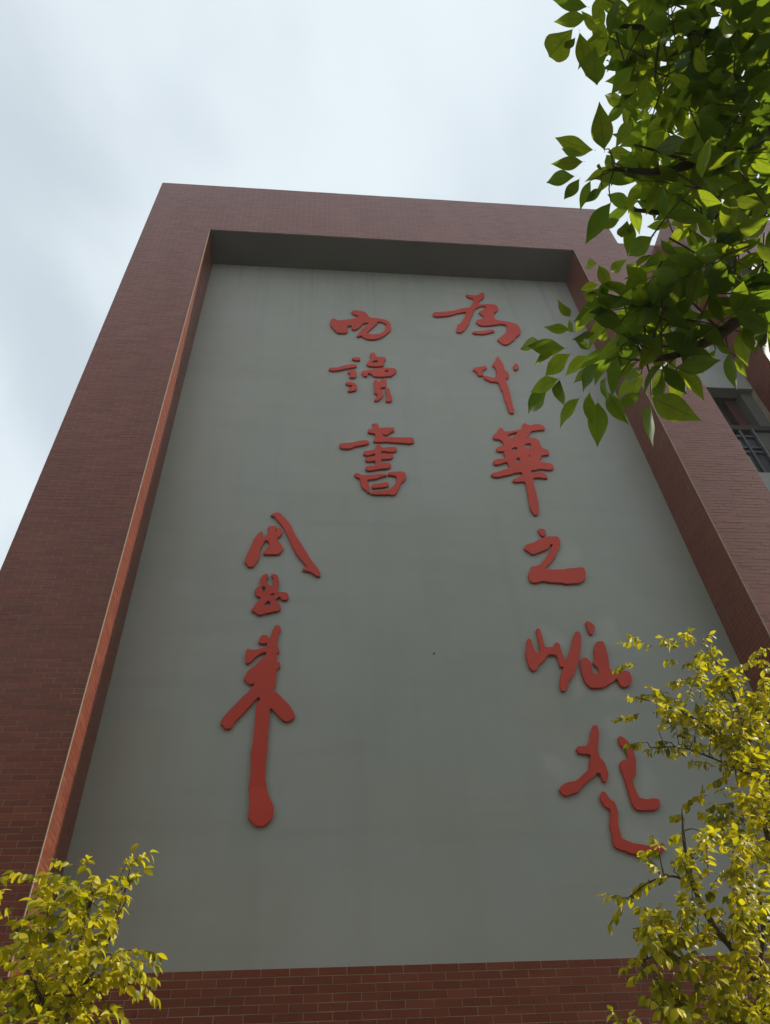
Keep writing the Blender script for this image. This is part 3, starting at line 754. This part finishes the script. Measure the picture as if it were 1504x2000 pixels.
class Foliage:
    def __init__(self, protos): self.p, self.items = protos, []
    def add(self, base, tip, nrm):
        self.items.append((leaf_frame(base, tip, nrm), rnd.randrange(len(self.p))))
    def finish(self, root, nsingle, group_name='foliage'):
        inv = Matrix.Translation(-Vector(root.location))
        def score(it):
            c = it[0] @ Vector((0, 0.5, 0))
            px, py, d = project(c)
            if d < 0.1 or not (-10 < px < 1514 and -10 < py < 2010): return -d - 100
            return (it[0].col[1].xyz).length / d
        self.items.sort(key=lambda it: -score(it))
        for m, k in self.items[:nsingle]:
            o = bpy.data.objects.new('leaf', self.p[k])
            COL.objects.link(o); o.parent = root
            o.matrix_local = inv @ m
        rest = self.items[nsingle:]
        if not rest: return
        V, F, T, AC, AL, off = [], [], [], [], [], 0
        for k, me in enumerate(self.p):
            tv = np.array([v.co[:] for v in me.vertices])
            tf = [tuple(p.vertices) for p in me.polygons]
            ta = [d.value for d in me.attributes['across'].data]; tl = [d.value for d in me.attributes['along'].data]
            for m, kk in rest:
                if kk != k: continue
                A = np.array(inv @ m)
                V.append(tv @ A[:3, :3].T + A[:3, 3])
                F += [tuple(off + i for i in q) for q in tf]
                T += [rnd.random()] * len(tf)
                off += len(tv); AC += ta; AL += tl
        me = bpy.data.meshes.new(group_name)
        me.from_pydata(np.concatenate(V).tolist(), [], F)
        a = me.attributes.new('tint', 'FLOAT', 'FACE'); a.data.foreach_set('value', T)
        me.attributes.new('across', 'FLOAT', 'POINT').data.foreach_set('value', AC)
        me.attributes.new('along', 'FLOAT', 'POINT').data.foreach_set('value', AL)
        me.polygons.foreach_set('use_smooth', [True] * len(me.polygons))
        me.materials.append(self.p[0].materials[0])
        o = bpy.data.objects.new(group_name, me); COL.objects.link(o); o.parent = root
        tag(o, kind='stuff')

def rvec(s=1.0):
    while True:
        v = Vector((rnd.uniform(-1, 1), rnd.uniform(-1, 1), rnd.uniform(-1, 1)))
        if 0.05 < v.length < 1: return v.normalized() * s

FWD = Vector(CAM_ROT[:, 2]); UP = Vector((0, 0, 1))

# ---- overhead ash tree, trunk outside the frame on the right
ASH = [0.0, 0.28, 0.60, 0.85, 0.98, 1.0, 0.93, 0.80, 0.61, 0.38, 0.17, 0.0]
ash_protos = [leaf_mesh('leaf', M['ash'], ASH, f, d, tw, w, 0.06, wv) for f, d, tw, w, wv in (
    (0.16, 0.14, 0.3, 0.19, 0.06), (0.25, 0.22, -0.5, 0.21, 0.12), (0.10, 0.08, 0.5, 0.20, 0.04),
    (0.40, 0.30, 0.3, 0.21, 0.10), (0.15, 0.28, -0.7, 0.18, 0.08), (0.22, 0.12, 0.1, 0.22, 0.05), (0.5, 0.18, 0.6, 0.20, 0.08))]
ash = empty('broadleaf_tree', (2.35, 1.25, 0))
tag(ash, 'broad-leaved tree overhead at the top right with large backlit green leaves', 'tree')
fol = Foliage(ash_protos)
shade_crown = []
tw_mb = MB()

trunk = spline([(2.35, 1.25, -0.05), (2.34, 1.27, 1.2), (2.40, 1.2, 2.4), (2.36, 1.15, 3.4), (2.0, 0.8, 4.8), (1.5, -0.4, 6.6)], 22)
MB().tube(trunk, [0.15 - 0.11 * (i / 21) ** 0.9 + (0.03 if i == 0 else 0) for i in range(22)], 12).build('trunk', M['bark'], ash, smooth=True)

def limb(ctrl, r0, r1, n=16):
    pts = spline(ctrl, n)
    MB().tube(pts, [r0 + (r1 - r0) * i / (n - 1) for i in range(n)], 8).build('branch', M['bark'], ash, smooth=True)
    return pts
brA = limb([(2.38, 1.2, 2.55), (1.75, 1.1, 2.95), at(1560, 545, 1.95), at(1480, 590, 1.85), at(1410, 650, 1.78), at(1330, 690, 1.72), at(1262, 705, 1.70)], 0.032, 0.005)
brB = limb([(2.38, 1.18, 2.9), (1.85, 0.95, 3.3), at(1560, 250, 2.05), at(1470, 285, 1.95), at(1390, 308, 1.9), at(1290, 335, 1.85), at(1200, 330, 1.8)], 0.030, 0.005)
brC = limb([(2.35, 1.15, 3.3), (1.9, 0.8, 3.8), at(1600, 40, 2.3), at(1480, 70, 2.15), at(1340, 60, 2.0), at(1200, 50, 1.9)], 0.028, 0.005)
brD = limb([(2.36, 1.15, 3.2), (1.9, 1.0, 3.6), at(1580, 400, 2.4), at(1450, 420, 2.25), at(1340, 420, 2.15), at(1240, 410, 2.05)], 0.024, 0.005)
brE = limb([(2.33, 1.17, 3.9), (1.9, 0.6, 4.4), at(1640, -250, 2.6), at(1420, -260, 2.4), at(1250, -200, 2.3)], 0.028, 0.006)

LIMBS = brA[5:] + brB[5:] + brC[5:] + brD[5:] + brE[5:]
def nearest(p, pts):
    return min(pts, key=lambda q: (q - p).length)

def leaf_px(b, t, depth, wob=0.12, tilt=0.42):
    d0 = depth; d1 = depth + rnd.uniform(-wob, wob) * 0.4
    base, tip = at(*b, d0), at(*t, d1)
    tip = base + (tip - base) * 1.06
    fol.add(base, tip, (FWD * 0.6 + UP * 0.5 + rvec(tilt)).normalized())
    return base
Z4 = lambda x, y: (1004 + x / 3.008, y / 3.008)
Z5 = lambda x, y: (1004 + x / 3.008, 450 + y / 3.008)
up_leaves = '430,40,228,8 430,100,238,130 345,170,150,402 385,190,432,445 480,270,456,537 520,180,440,250 700,390,563,550 735,480,608,553 740,610,636,625 530,880,502,630 465,880,235,828 405,950,230,968 400,900,275,885 357,1035,176,1066 385,1050,285,1195 450,1060,380,1228 520,1110,413,1185 570,1190,413,1415 700,700,590,860 690,660,600,720 620,1290,500,1338 665,1295,628,1432 690,1305,668,1495 815,1390,662,1508 1340,1310,1240,1500 1500,1270,1330,1400 1100,1240,985,1300 780,440,740,640 800,480,835,610 610,370,525,395 360,220,290,295 470,270,445,300 500,960,505,1010 640,980,655,1010 600,160,615,220 1430,640,1390,700 1500,700,1360,860 1480,580,1430,650 1420,310,1360,420 1240,640,1360,720 1180,1030,1230,940 1330,1000,1290,900 1340,1100,1490,1050 1290,1180,1440,1200 1150,1210,1290,1250 1250,1240,1380,1290 900,1290,870,1360 960,1250,985,1370 1000,200,950,330 1250,80,1210,230 1130,120,1010,60 1200,100,1110,20 1480,190,1400,110'
lo_leaves = '862,55,966,162 1052,5,1066,132 1235,40,1130,207 1330,20,1240,160 1435,60,1500,200 490,190,405,210 497,205,565,345 572,240,632,192 497,320,380,342 490,370,380,412 480,440,700,405 652,360,745,232 720,220,792,118 330,505,271,443 350,602,296,515 368,602,425,480 325,582,185,573 300,692,78,682 150,650,18,688 235,700,133,755 332,725,163,852 432,735,290,847 262,872,83,946 200,922,58,1074 268,876,278,1058 385,985,243,1138 445,950,432,1148 492,1008,492,1252 545,945,662,1144 607,740,565,978 540,865,515,1015 740,955,613,1042 808,982,1062,1103 803,1018,785,1268 805,968,922,1026 1003,775,990,972 1185,700,1095,835 1262,718,1287,932 1302,742,1347,862 1182,668,1297,727 1352,555,1417,732 745,850,630,875 905,830,962,892 950,230,1042,200 900,300,985,240 1080,270,1040,330 1075,140,1085,250 820,440,800,280 900,440,990,280 870,360,850,460 700,480,580,700 640,560,440,470 760,620,650,680 920,540,960,560 850,600,870,740 1150,560,1060,640 900,700,820,840 690,620,560,520 560,640,470,580 470,600,370,640 440,700,360,640 1180,250,1290,215 1290,380,1400,370 1280,470,1320,350 1410,470,1500,465 1320,440,1190,400 610,860,700,780 500,780,360,940 470,820,330,890'
for spec, Zf, d0 in ((up_leaves, Z4, 1.75), (lo_leaves, Z5, 1.68)):
    for s in spec.split():
        a, b, c, d = map(float, s.split(','))
        dep = d0 + rnd.uniform(-0.08, 0.12)
        base = leaf_px(Zf(a, b), Zf(c, d), dep)
        lp = nearest(base, LIMBS)
        if (lp - base).length < 0.08:
            mid = (lp + base) / 2 + rvec(0.015) + UP * 0.02
            tw_mb.tube(spline([lp, mid, base], 6), [0.0022, 0.002, 0.0018, 0.0016, 0.0014, 0.0012], 4)

def compound(base, direc, L, nl, size):
    """one pinnate leaf: a stalk with paired leaflets and one at the tip"""
    side = direc.cross(UP)
    if side.length < 0.1: side = direc.cross(Vector((1, 0, 0)))
    side.normalize(); side = (side + rvec(0.3)).normalized()
    pts = [base + direc * (L * t) - UP * (0.25 * L * t * t) for t in (0, .25, .5, .75, 1)]
    tw_mb.tube(pts, [0.0022, 0.002, 0.0018, 0.0014, 0.001], 4)
    for k in range(nl):
        t = 0.35 + 0.62 * k / max(1, nl - 1)
        p = base + direc * (L * t) - UP * (0.25 * L * t * t)
        for s in (-1, 1):
            d = (direc * rnd.uniform(0.35, 0.8) + side * s * rnd.uniform(0.7, 1.0) - UP * rnd.uniform(0.1, 0.6) + rvec(0.25)).normalized()
            n = (UP * 0.7 + FWD * 0.4 + rvec(0.5)).normalized()
            fol.add(p, p + d * size * rnd.uniform(0.75, 1.1), n)
    p = pts[-1]
    d = (direc - UP * 0.45 + rvec(0.2)).normalized()
    fol.add(p, p + d * size * rnd.uniform(0.9, 1.2), (UP + rvec(0.5)).normalized())

def in_poly(x, y, poly):
    c = False
    for i in range(len(poly)):
        (x1, y1), (x2, y2) = poly[i], poly[i - 1]
        if (y1 > y) != (y2 > y) and x < (x2 - x1) * (y - y1) / (y2 - y1) + x1: c = not c
    return c
def fill(poly, n, d0, d1, size):
    xs = [p[0] for p in poly]; ys = [p[1] for p in poly]
    k = 0
    while k < n:
        x, y = rnd.uniform(min(xs), max(xs)), rnd.uniform(min(ys), max(ys))
        if not in_poly(x, y, poly): continue
        p = at(x, y, rnd.uniform(d0, d1))
        lp = nearest(p, LIMBS)
        d = (p - lp) * 0.7 + rvec(0.18); d.z *= 0.5; d.normalize()
        L = rnd.uniform(0.13, 0.2)
        base = p - d * L * 0.7
        if (lp - base).length < 0.16:
            tw_mb.tube(spline([lp, (lp + base) / 2 + UP * 0.01, base], 6), [0.003, 0.0028, 0.0026, 0.0024, 0.0022, 0.002], 4)
        compound(base, d, L, rnd.choice((2, 2, 3)), size)
        k += 1
fill([(1185, -60), (1190, 60), (1240, 150), (1255, 230), (1225, 280), (1215, 360), (1270, 420), (1400, 410), (1540, 440), (1560, -60)], 132, 1.75, 2.5, 0.101)
fill([(1230, 530), (1190, 640), (1200, 680), (1290, 720), (1400, 660), (1460, 590), (1530, 560), (1530, 480), (1420, 480), (1300, 510)], 28, 1.66, 1.95, 0.096)
fill([(1130, -700), (1180, -60), (1560, -60), (1600, 420), (1900, 300), (1800, -500)], 24, 2.0, 3.0, 0.1)
# added unseen foliage behind the viewer, packed dense to darken the lower wall
for _ in range(14000):
    while True:
        p = Vector((rnd.uniform(-9, 10), rnd.uniform(-7.5, -0.5), rnd.uniform(2.6, 12.6)))
        q = Vector(((p.x - 0.6) / 9.0, (p.y + 3.6) / 3.6, (p.z - 7.4) / 5.0))
        ql = (abs(q.x) ** 3 + abs(q.y) ** 3 + abs(q.z) ** 3) ** (1 / 3)
        if ql > 1 or (ql < 0.55 and rnd.random() < 0.6): continue
        px, py_, dd = project(p)
        if dd > -0.15 and (dd < 0.4 or (-250 < px < 1750 and -330 < py_ < 2300)): continue
        break
    for _k in range(5):
        b = p + rvec(0.16)
        d = (rvec(0.8) - UP * 0.4).normalized()
        shade_crown.append((b, b + d * rnd.uniform(0.16, 0.22), (UP + rvec(0.5)).normalized()))
tag(tw_mb.build('twigs', M['twig'], ash, smooth=True), kind='stuff')
fol.finish(ash, 300)
shade_crown_f = Foliage([leaf_mesh('leaf', M['ash'], [0.0, 0.9, 0.75, 0.0], 0.2, 0.15, 0.2, 0.28)])
for c_ in shade_crown: shade_crown_f.add(*c_)
shade_crown_f.finish(ash, 0, 'shade_crown')

# ---- golden elms in the planting bed
ELM = [0.0, 0.62, 0.98, 0.92, 0.6, 0.0]
elm_protos = [leaf_mesh('leaf', M['elm'], ELM, f, d, tw, w, 0.08) for f, d, tw, w in (
    (0.22, 0.15, 0.3, 0.26), (0.32, 0.25, -0.4, 0.28), (0.12, 0.10, 0.4, 0.25), (0.4, 0.30, 0.1, 0.28), (0.2, 0.35, -0.5, 0.23), (0.6, 0.2, 0.3, 0.3))]

def spray(fol, mb, base, tip, size):
    L = (tip - base).length
    sag = rnd.uniform(0.0, 0.12) * L
    mid = (base + tip) / 2 + UP * sag
    n = max(4, int(L / 0.019))
    pts = spline([base, mid, tip], n + 1)
    mb.tube(pts[::2] if n > 5 else pts, [0.0026 - 0.0017 * i / (n) for i in range(len(pts[::2] if n > 5 else pts))], 4)
    direc = (tip - base).normalized()
    side = direc.cross(UP)
    if side.length < 0.2: side = rvec()
    side.normalize()
    for i in range(1, n + 1):
        t = (pts[i] - pts[i - 1]).normalized()
        for s in ((-1) ** i, (-1) ** (i + 1)) if rnd.random() < 0.45 else ((-1) ** i,):
            d = (t * rnd.uniform(0.3, 0.8) + side * s * rnd.uniform(0.5, 1.0) - UP * rnd.uniform(0.4, 1.1) + rvec(0.3)).normalized()
            nm = (UP * 0.55 + Vector((0.25, -0.45, 0)) + rvec(0.6)).normalized()
            fol.add(pts[i], pts[i] + d * size * rnd.uniform(0.65, 1.15), nm)
    fol.add(pts[-1], pts[-1] + (direc - UP * 0.3).normalized() * size, (UP + rvec(0.4)).normalized())

def elm_tree(label, stems, twigs, blobs, Y, spread, size, nsingle, bk=2.3, group='golden-leaved young trees before the wall', name='golden_tree', cat='tree'):
    stem0 = [Vector(s) for s in stems[0][0]]
    root = empty(name, (stem0[0].x, stem0[0].y, 0))
    tag(root, label, cat, group)
    f = Foliage(elm_protos); mb = MB()
    allp = []
    for j, (ctrl, r0, r1) in enumerate(stems):
        pts = spline(ctrl, 26)
        allp += pts[6:]
        MB().tube(pts, [r0 + (r1 - r0) * (i / 25) ** 0.8 for i in range(26)], 8).build('trunk' if j == 0 else 'branch', M['bark'], root, smooth=True)
    for s in twigs:                      # sprays read off the photograph: base and tip
        x0, y0, x1, y1 = s
        dy = rnd.uniform(-0.12, 0.12)
        b, t = at_y(x0, y0, Y + dy), at_y(x1, y1, Y + dy + rnd.uniform(-0.1, 0.1))
        lp = nearest(b, allp)
        if (lp - b).length < 0.13:
            mb.tube(spline([lp, (lp + b) / 2 + UP * 0.015, b], 6), [0.005, .0045, .004, .0036, .0032, .0028], 4)
        spray(f, mb, b, t, size)
    for cx, cy, r, n in blobs:
        for _ in range(int(n * bk)):
            a, q = rnd.uniform(0, 2 * math.pi), r * math.sqrt(rnd.random())
            tipp = at_y(cx + math.cos(a) * q, cy + math.sin(a) * q, Y + rnd.uniform(-spread, spread))
            lp = nearest(tipp - UP * 0.15, allp)
            d = (tipp - lp)
            L = min(0.30, max(0.12, d.length * 0.6)) * rnd.uniform(0.7, 1.1)
            dd = (d.normalized() + rvec(0.45)).normalized()
            b = tipp - dd * L
            if (lp - b).length < 0.13:
                mb.tube(spline([lp, (lp + b) / 2 + UP * 0.012, b], 5), [0.0036, .0033, .003, .0027, .0024], 4)
            spray(f, mb, b, tipp, size)
    tag(mb.build('twigs', M['twig'], root, smooth=True), kind='stuff')
    f.finish(root, nsingle)
    return root

ZB1 = lambda s: [(a / 3.76, 1600 + b / 3.76, c / 3.76, 1600 + d / 3.76) for a, b, c, d in (tuple(map(float, q.split(','))) for q in s.split())]
ZB2 = lambda s: [(1104 + a / 3.76, 1200 + b / 3.76, 1104 + c / 3.76, 1200 + d / 3.76) for a, b, c, d in (tuple(map(float, q.split(','))) for q in s.split())]
ZB3 = lambda s: [(1104 + a / 3.76, 1600 + b / 3.76, 1104 + c / 3.76, 1600 + d / 3.76) for a, b, c, d in (tuple(map(float, q.split(','))) for q in s.split())]

YE = 4.05
def py(*pts, y=YE): return [at_y(a, b, y) for a, b in pts]
lb = at_y(120, 2040, YE)
elm_tree('golden-leaved young tree low at the left, in front of the brick pier',
    [([(lb.x - 0.02, YE, 0), (lb.x - 0.05, YE, 1.2)] + py((105, 2060), (130, 1960), (150, 1885), (166, 1800), (185, 1740)), 0.035, 0.005),
     ([*py((130, 1960), (190, 1890), (225, 1800), (250, 1720))], 0.010, 0.004),
     ([*py((115, 2010), (70, 1930), (40, 1850), (30, 1790))], 0.010, 0.004)],
    ZB1('370,440,105,390 480,420,350,400 570,350,412,295 620,390,645,300 660,520,700,420 800,640,965,250 960,330,1098,245 930,430,1050,360 890,520,1000,420 420,640,235,585 480,730,125,740 330,860,145,830 240,970,10,940 -60,470,10,430 -80,560,12,520 -60,720,60,660 -80,1010,25,1030 830,1000,1148,990 900,1050,1130,1070 900,1170,1120,1165 1000,1190,1142,1310 760,1330,935,1480 700,860,760,850 830,700,830,770 850,560,930,560 820,640,890,650 640,900,730,850 -60,1200,100,1260'),
    [(90, 1730, 28, 3), (128, 1722, 30, 4), (150, 1760, 36, 6), (170, 1730, 26, 3), (185, 1795, 34, 6), (120, 1800, 40, 5), (60, 1815, 30, 4),
     (55, 1862, 38, 6), (120, 1860, 40, 7), (190, 1850, 34, 5), (175, 1900, 40, 7), (230, 1880, 34, 4), (255, 1915, 34, 4), (195, 1945, 40, 5),
     (120, 1930, 46, 8), (50, 1930, 46, 8), (55, 1980, 50, 8), (145, 1985, 36, 5), (225, 1975, 22, 2), (220, 1735, 22, 4), (20, 2000, 40, 5)],
    YE, 0.35, 0.060, 300, 1.15)

sA = at_y(1500, 2030, 3.95)
elm_tree('golden-leaved young tree at the bottom right with a thin dark trunk leaning left',
    [([(sA.x + 0.55, 3.95, 0), (sA.x + 0.33, 3.95, 0.9)] + py((1530, 2040), (1483, 1925), (1430, 1850), (1395, 1810), (1357, 1735), (1337, 1650), (1333, 1580)), 0.040, 0.006),
     ([*py((1357, 1735), (1318, 1712), (1270, 1722), (1225, 1755))], 0.008, 0.003),
     ([*py((1395, 1810), (1360, 1830), (1310, 1850), (1250, 1880))], 0.009, 0.003),
     ([*py((1483, 1925), (1490, 1820), (1480, 1740), (1440, 1680))], 0.014, 0.004)],
    ZB3('700,210,640,130 690,240,580,235 660,330,600,290 700,370,650,340 780,420,620,470 470,590,300,550 440,600,340,750 620,460,480,580 760,690,550,650 780,680,640,690 740,740,590,730 720,850,590,880 660,900,560,980 600,1000,440,1090 640,1060,520,1150 860,100,800,140 900,300,860,330 960,700,880,640 1000,650,890,560 1080,540,1060,530 1330,850,1290,900 1100,1110,1060,1130 1200,1270,1120,1290 830,1400,790,1360 880,1270,820,1430 760,1280,700,1400 1000,90,960,110 1260,240,1200,100'),
    [(1400, 1630, 34, 4), (1355, 1665, 30, 3), (1445, 1650, 34, 4), (1460, 1710, 46, 7), (1490, 1780, 46, 8), (1425, 1785, 36, 5), (1320, 1782, 32, 4),
     (1303, 1828, 32, 5), (1360, 1800, 30, 4), (1375, 1850, 36, 4), (1290, 1868, 26, 3), (1340, 1930, 40, 5), (1420, 1890, 34, 5), (1420, 1965, 50, 8), (1480, 1870, 40, 5),
     (1490, 1960, 46, 8), (1325, 1990, 30, 4), (1370, 1985, 36, 4), (1310, 1940, 26, 3)],
    3.95, 0.35, 0.058, 300, 1.9)

sB = at_y(1540, 1760, 4.5)
elm_tree('golden-leaved young tree at the right edge reaching over the lower red characters',
    [([(sB.x + 0.25, 4.5, 0), (sB.x + 0.18, 4.5, 1.4)] + py((1540, 1760), (1500, 1590), (1481, 1519), (1462, 1445), (1448, 1402), (1425, 1340), (1395, 1290), y=4.5), 0.045, 0.005),
     ([*py((1481, 1519), (1435, 1500), (1390, 1480), (1330, 1460), (1270, 1460), y=4.5)], 0.010, 0.003),
     ([*py((1462, 1445), (1410, 1435), (1350, 1400), (1290, 1375), (1240, 1362), y=4.5)], 0.010, 0.003),
     ([*py((1500, 1590), (1510, 1450), (1490, 1330), y=4.5)], 0.012, 0.004)],
    ZB2('640,235,425,205 570,200,490,155 850,215,715,170 820,240,720,200 900,210,900,120 960,190,870,145 1000,230,1060,150 1040,260,1108,265 1000,260,950,330 1000,330,985,440 980,370,880,365 830,350,750,330 505,350,365,400 1050,410,1140,345 1150,520,1180,440 1000,460,780,505 880,480,800,490 900,650,475,610 720,590,645,540 700,560,730,600 545,730,370,765 900,700,690,690 1000,800,800,790 960,900,880,880 900,970,620,990 600,940,458,960 760,940,690,930 1500,250,1370,300 1400,330,1230,400 1340,480,1250,510 1440,330,1480,400 1504,510,1430,560 1100,1120,940,1080 1040,1330,895,1390 1140,1420,1060,1420 1240,1380,1120,1400 1200,1190,1080,1240 1010,1250,1000,1340 860,1480,800,1480 1270,1270,1140,1290 1130,570,1200,640'),
    [(1388, 1285, 24, 3), (1372, 1300, 20, 2), (1395, 1330, 28, 4), (1415, 1320, 22, 3), (1340, 1388, 34, 5), (1300, 1378, 24, 3), (1385, 1395, 36, 7), (1440, 1380, 34, 6), (1480, 1390, 36, 6), (1490, 1440, 42, 9),
     (1440, 1440, 36, 7), (1390, 1440, 30, 4), (1350, 1455, 24, 2), (1480, 1500, 40, 7), (1430, 1490, 26, 3), (1490, 1570, 40, 7), (1450, 1560, 30, 4), (1400, 1590, 30, 3), (1500, 1340, 20, 3), (1500, 1650, 40, 5)],
    4.5, 0.35, 0.060, 300)

bs = at_y(1218, 2060, 4.2)
elm_tree('tip of a low golden-leaved bush peeking over the bottom edge before the brick band',
    [([(bs.x, 4.2, 0), (bs.x, 4.2, 1.0)] + py((1222, 2070), (1222, 2010), y=4.2), 0.02, 0.004)],
    [(1222, 2030, 1196, 1975), (1225, 2030, 1232, 1985), (1235, 2040, 1265, 2005)],
    [(1225, 2020, 22, 4), (1225, 2060, 40, 8), (1230, 2110, 45, 8)], 4.2, 0.2, 0.056, 60, group=None, name='golden_bush', cat='bush')
# ------------------------------------------------------------------ thin sunlit haze in the air
hz_m = bpy.data.materials.new('haze_air'); hz_m.use_nodes = True
hn = hz_m.node_tree.nodes; hn.clear()
ho = hn.new('ShaderNodeOutputMaterial'); hv = hn.new('ShaderNodeVolumePrincipled')
hv.inputs['Color'].default_value = (0.95, 0.95, 0.95, 1)
hv.inputs['Density'].default_value = 0.0010
hv.inputs['Anisotropy'].default_value = 0.2
hz_m.node_tree.links.new(hv.outputs[0], ho.inputs['Volume'])
tag(MB().box(-165, 165, -165, 165, -1.2, 21.5).build('haze', hz_m), kind='stuff')
print('objects', len(bpy.data.objects))
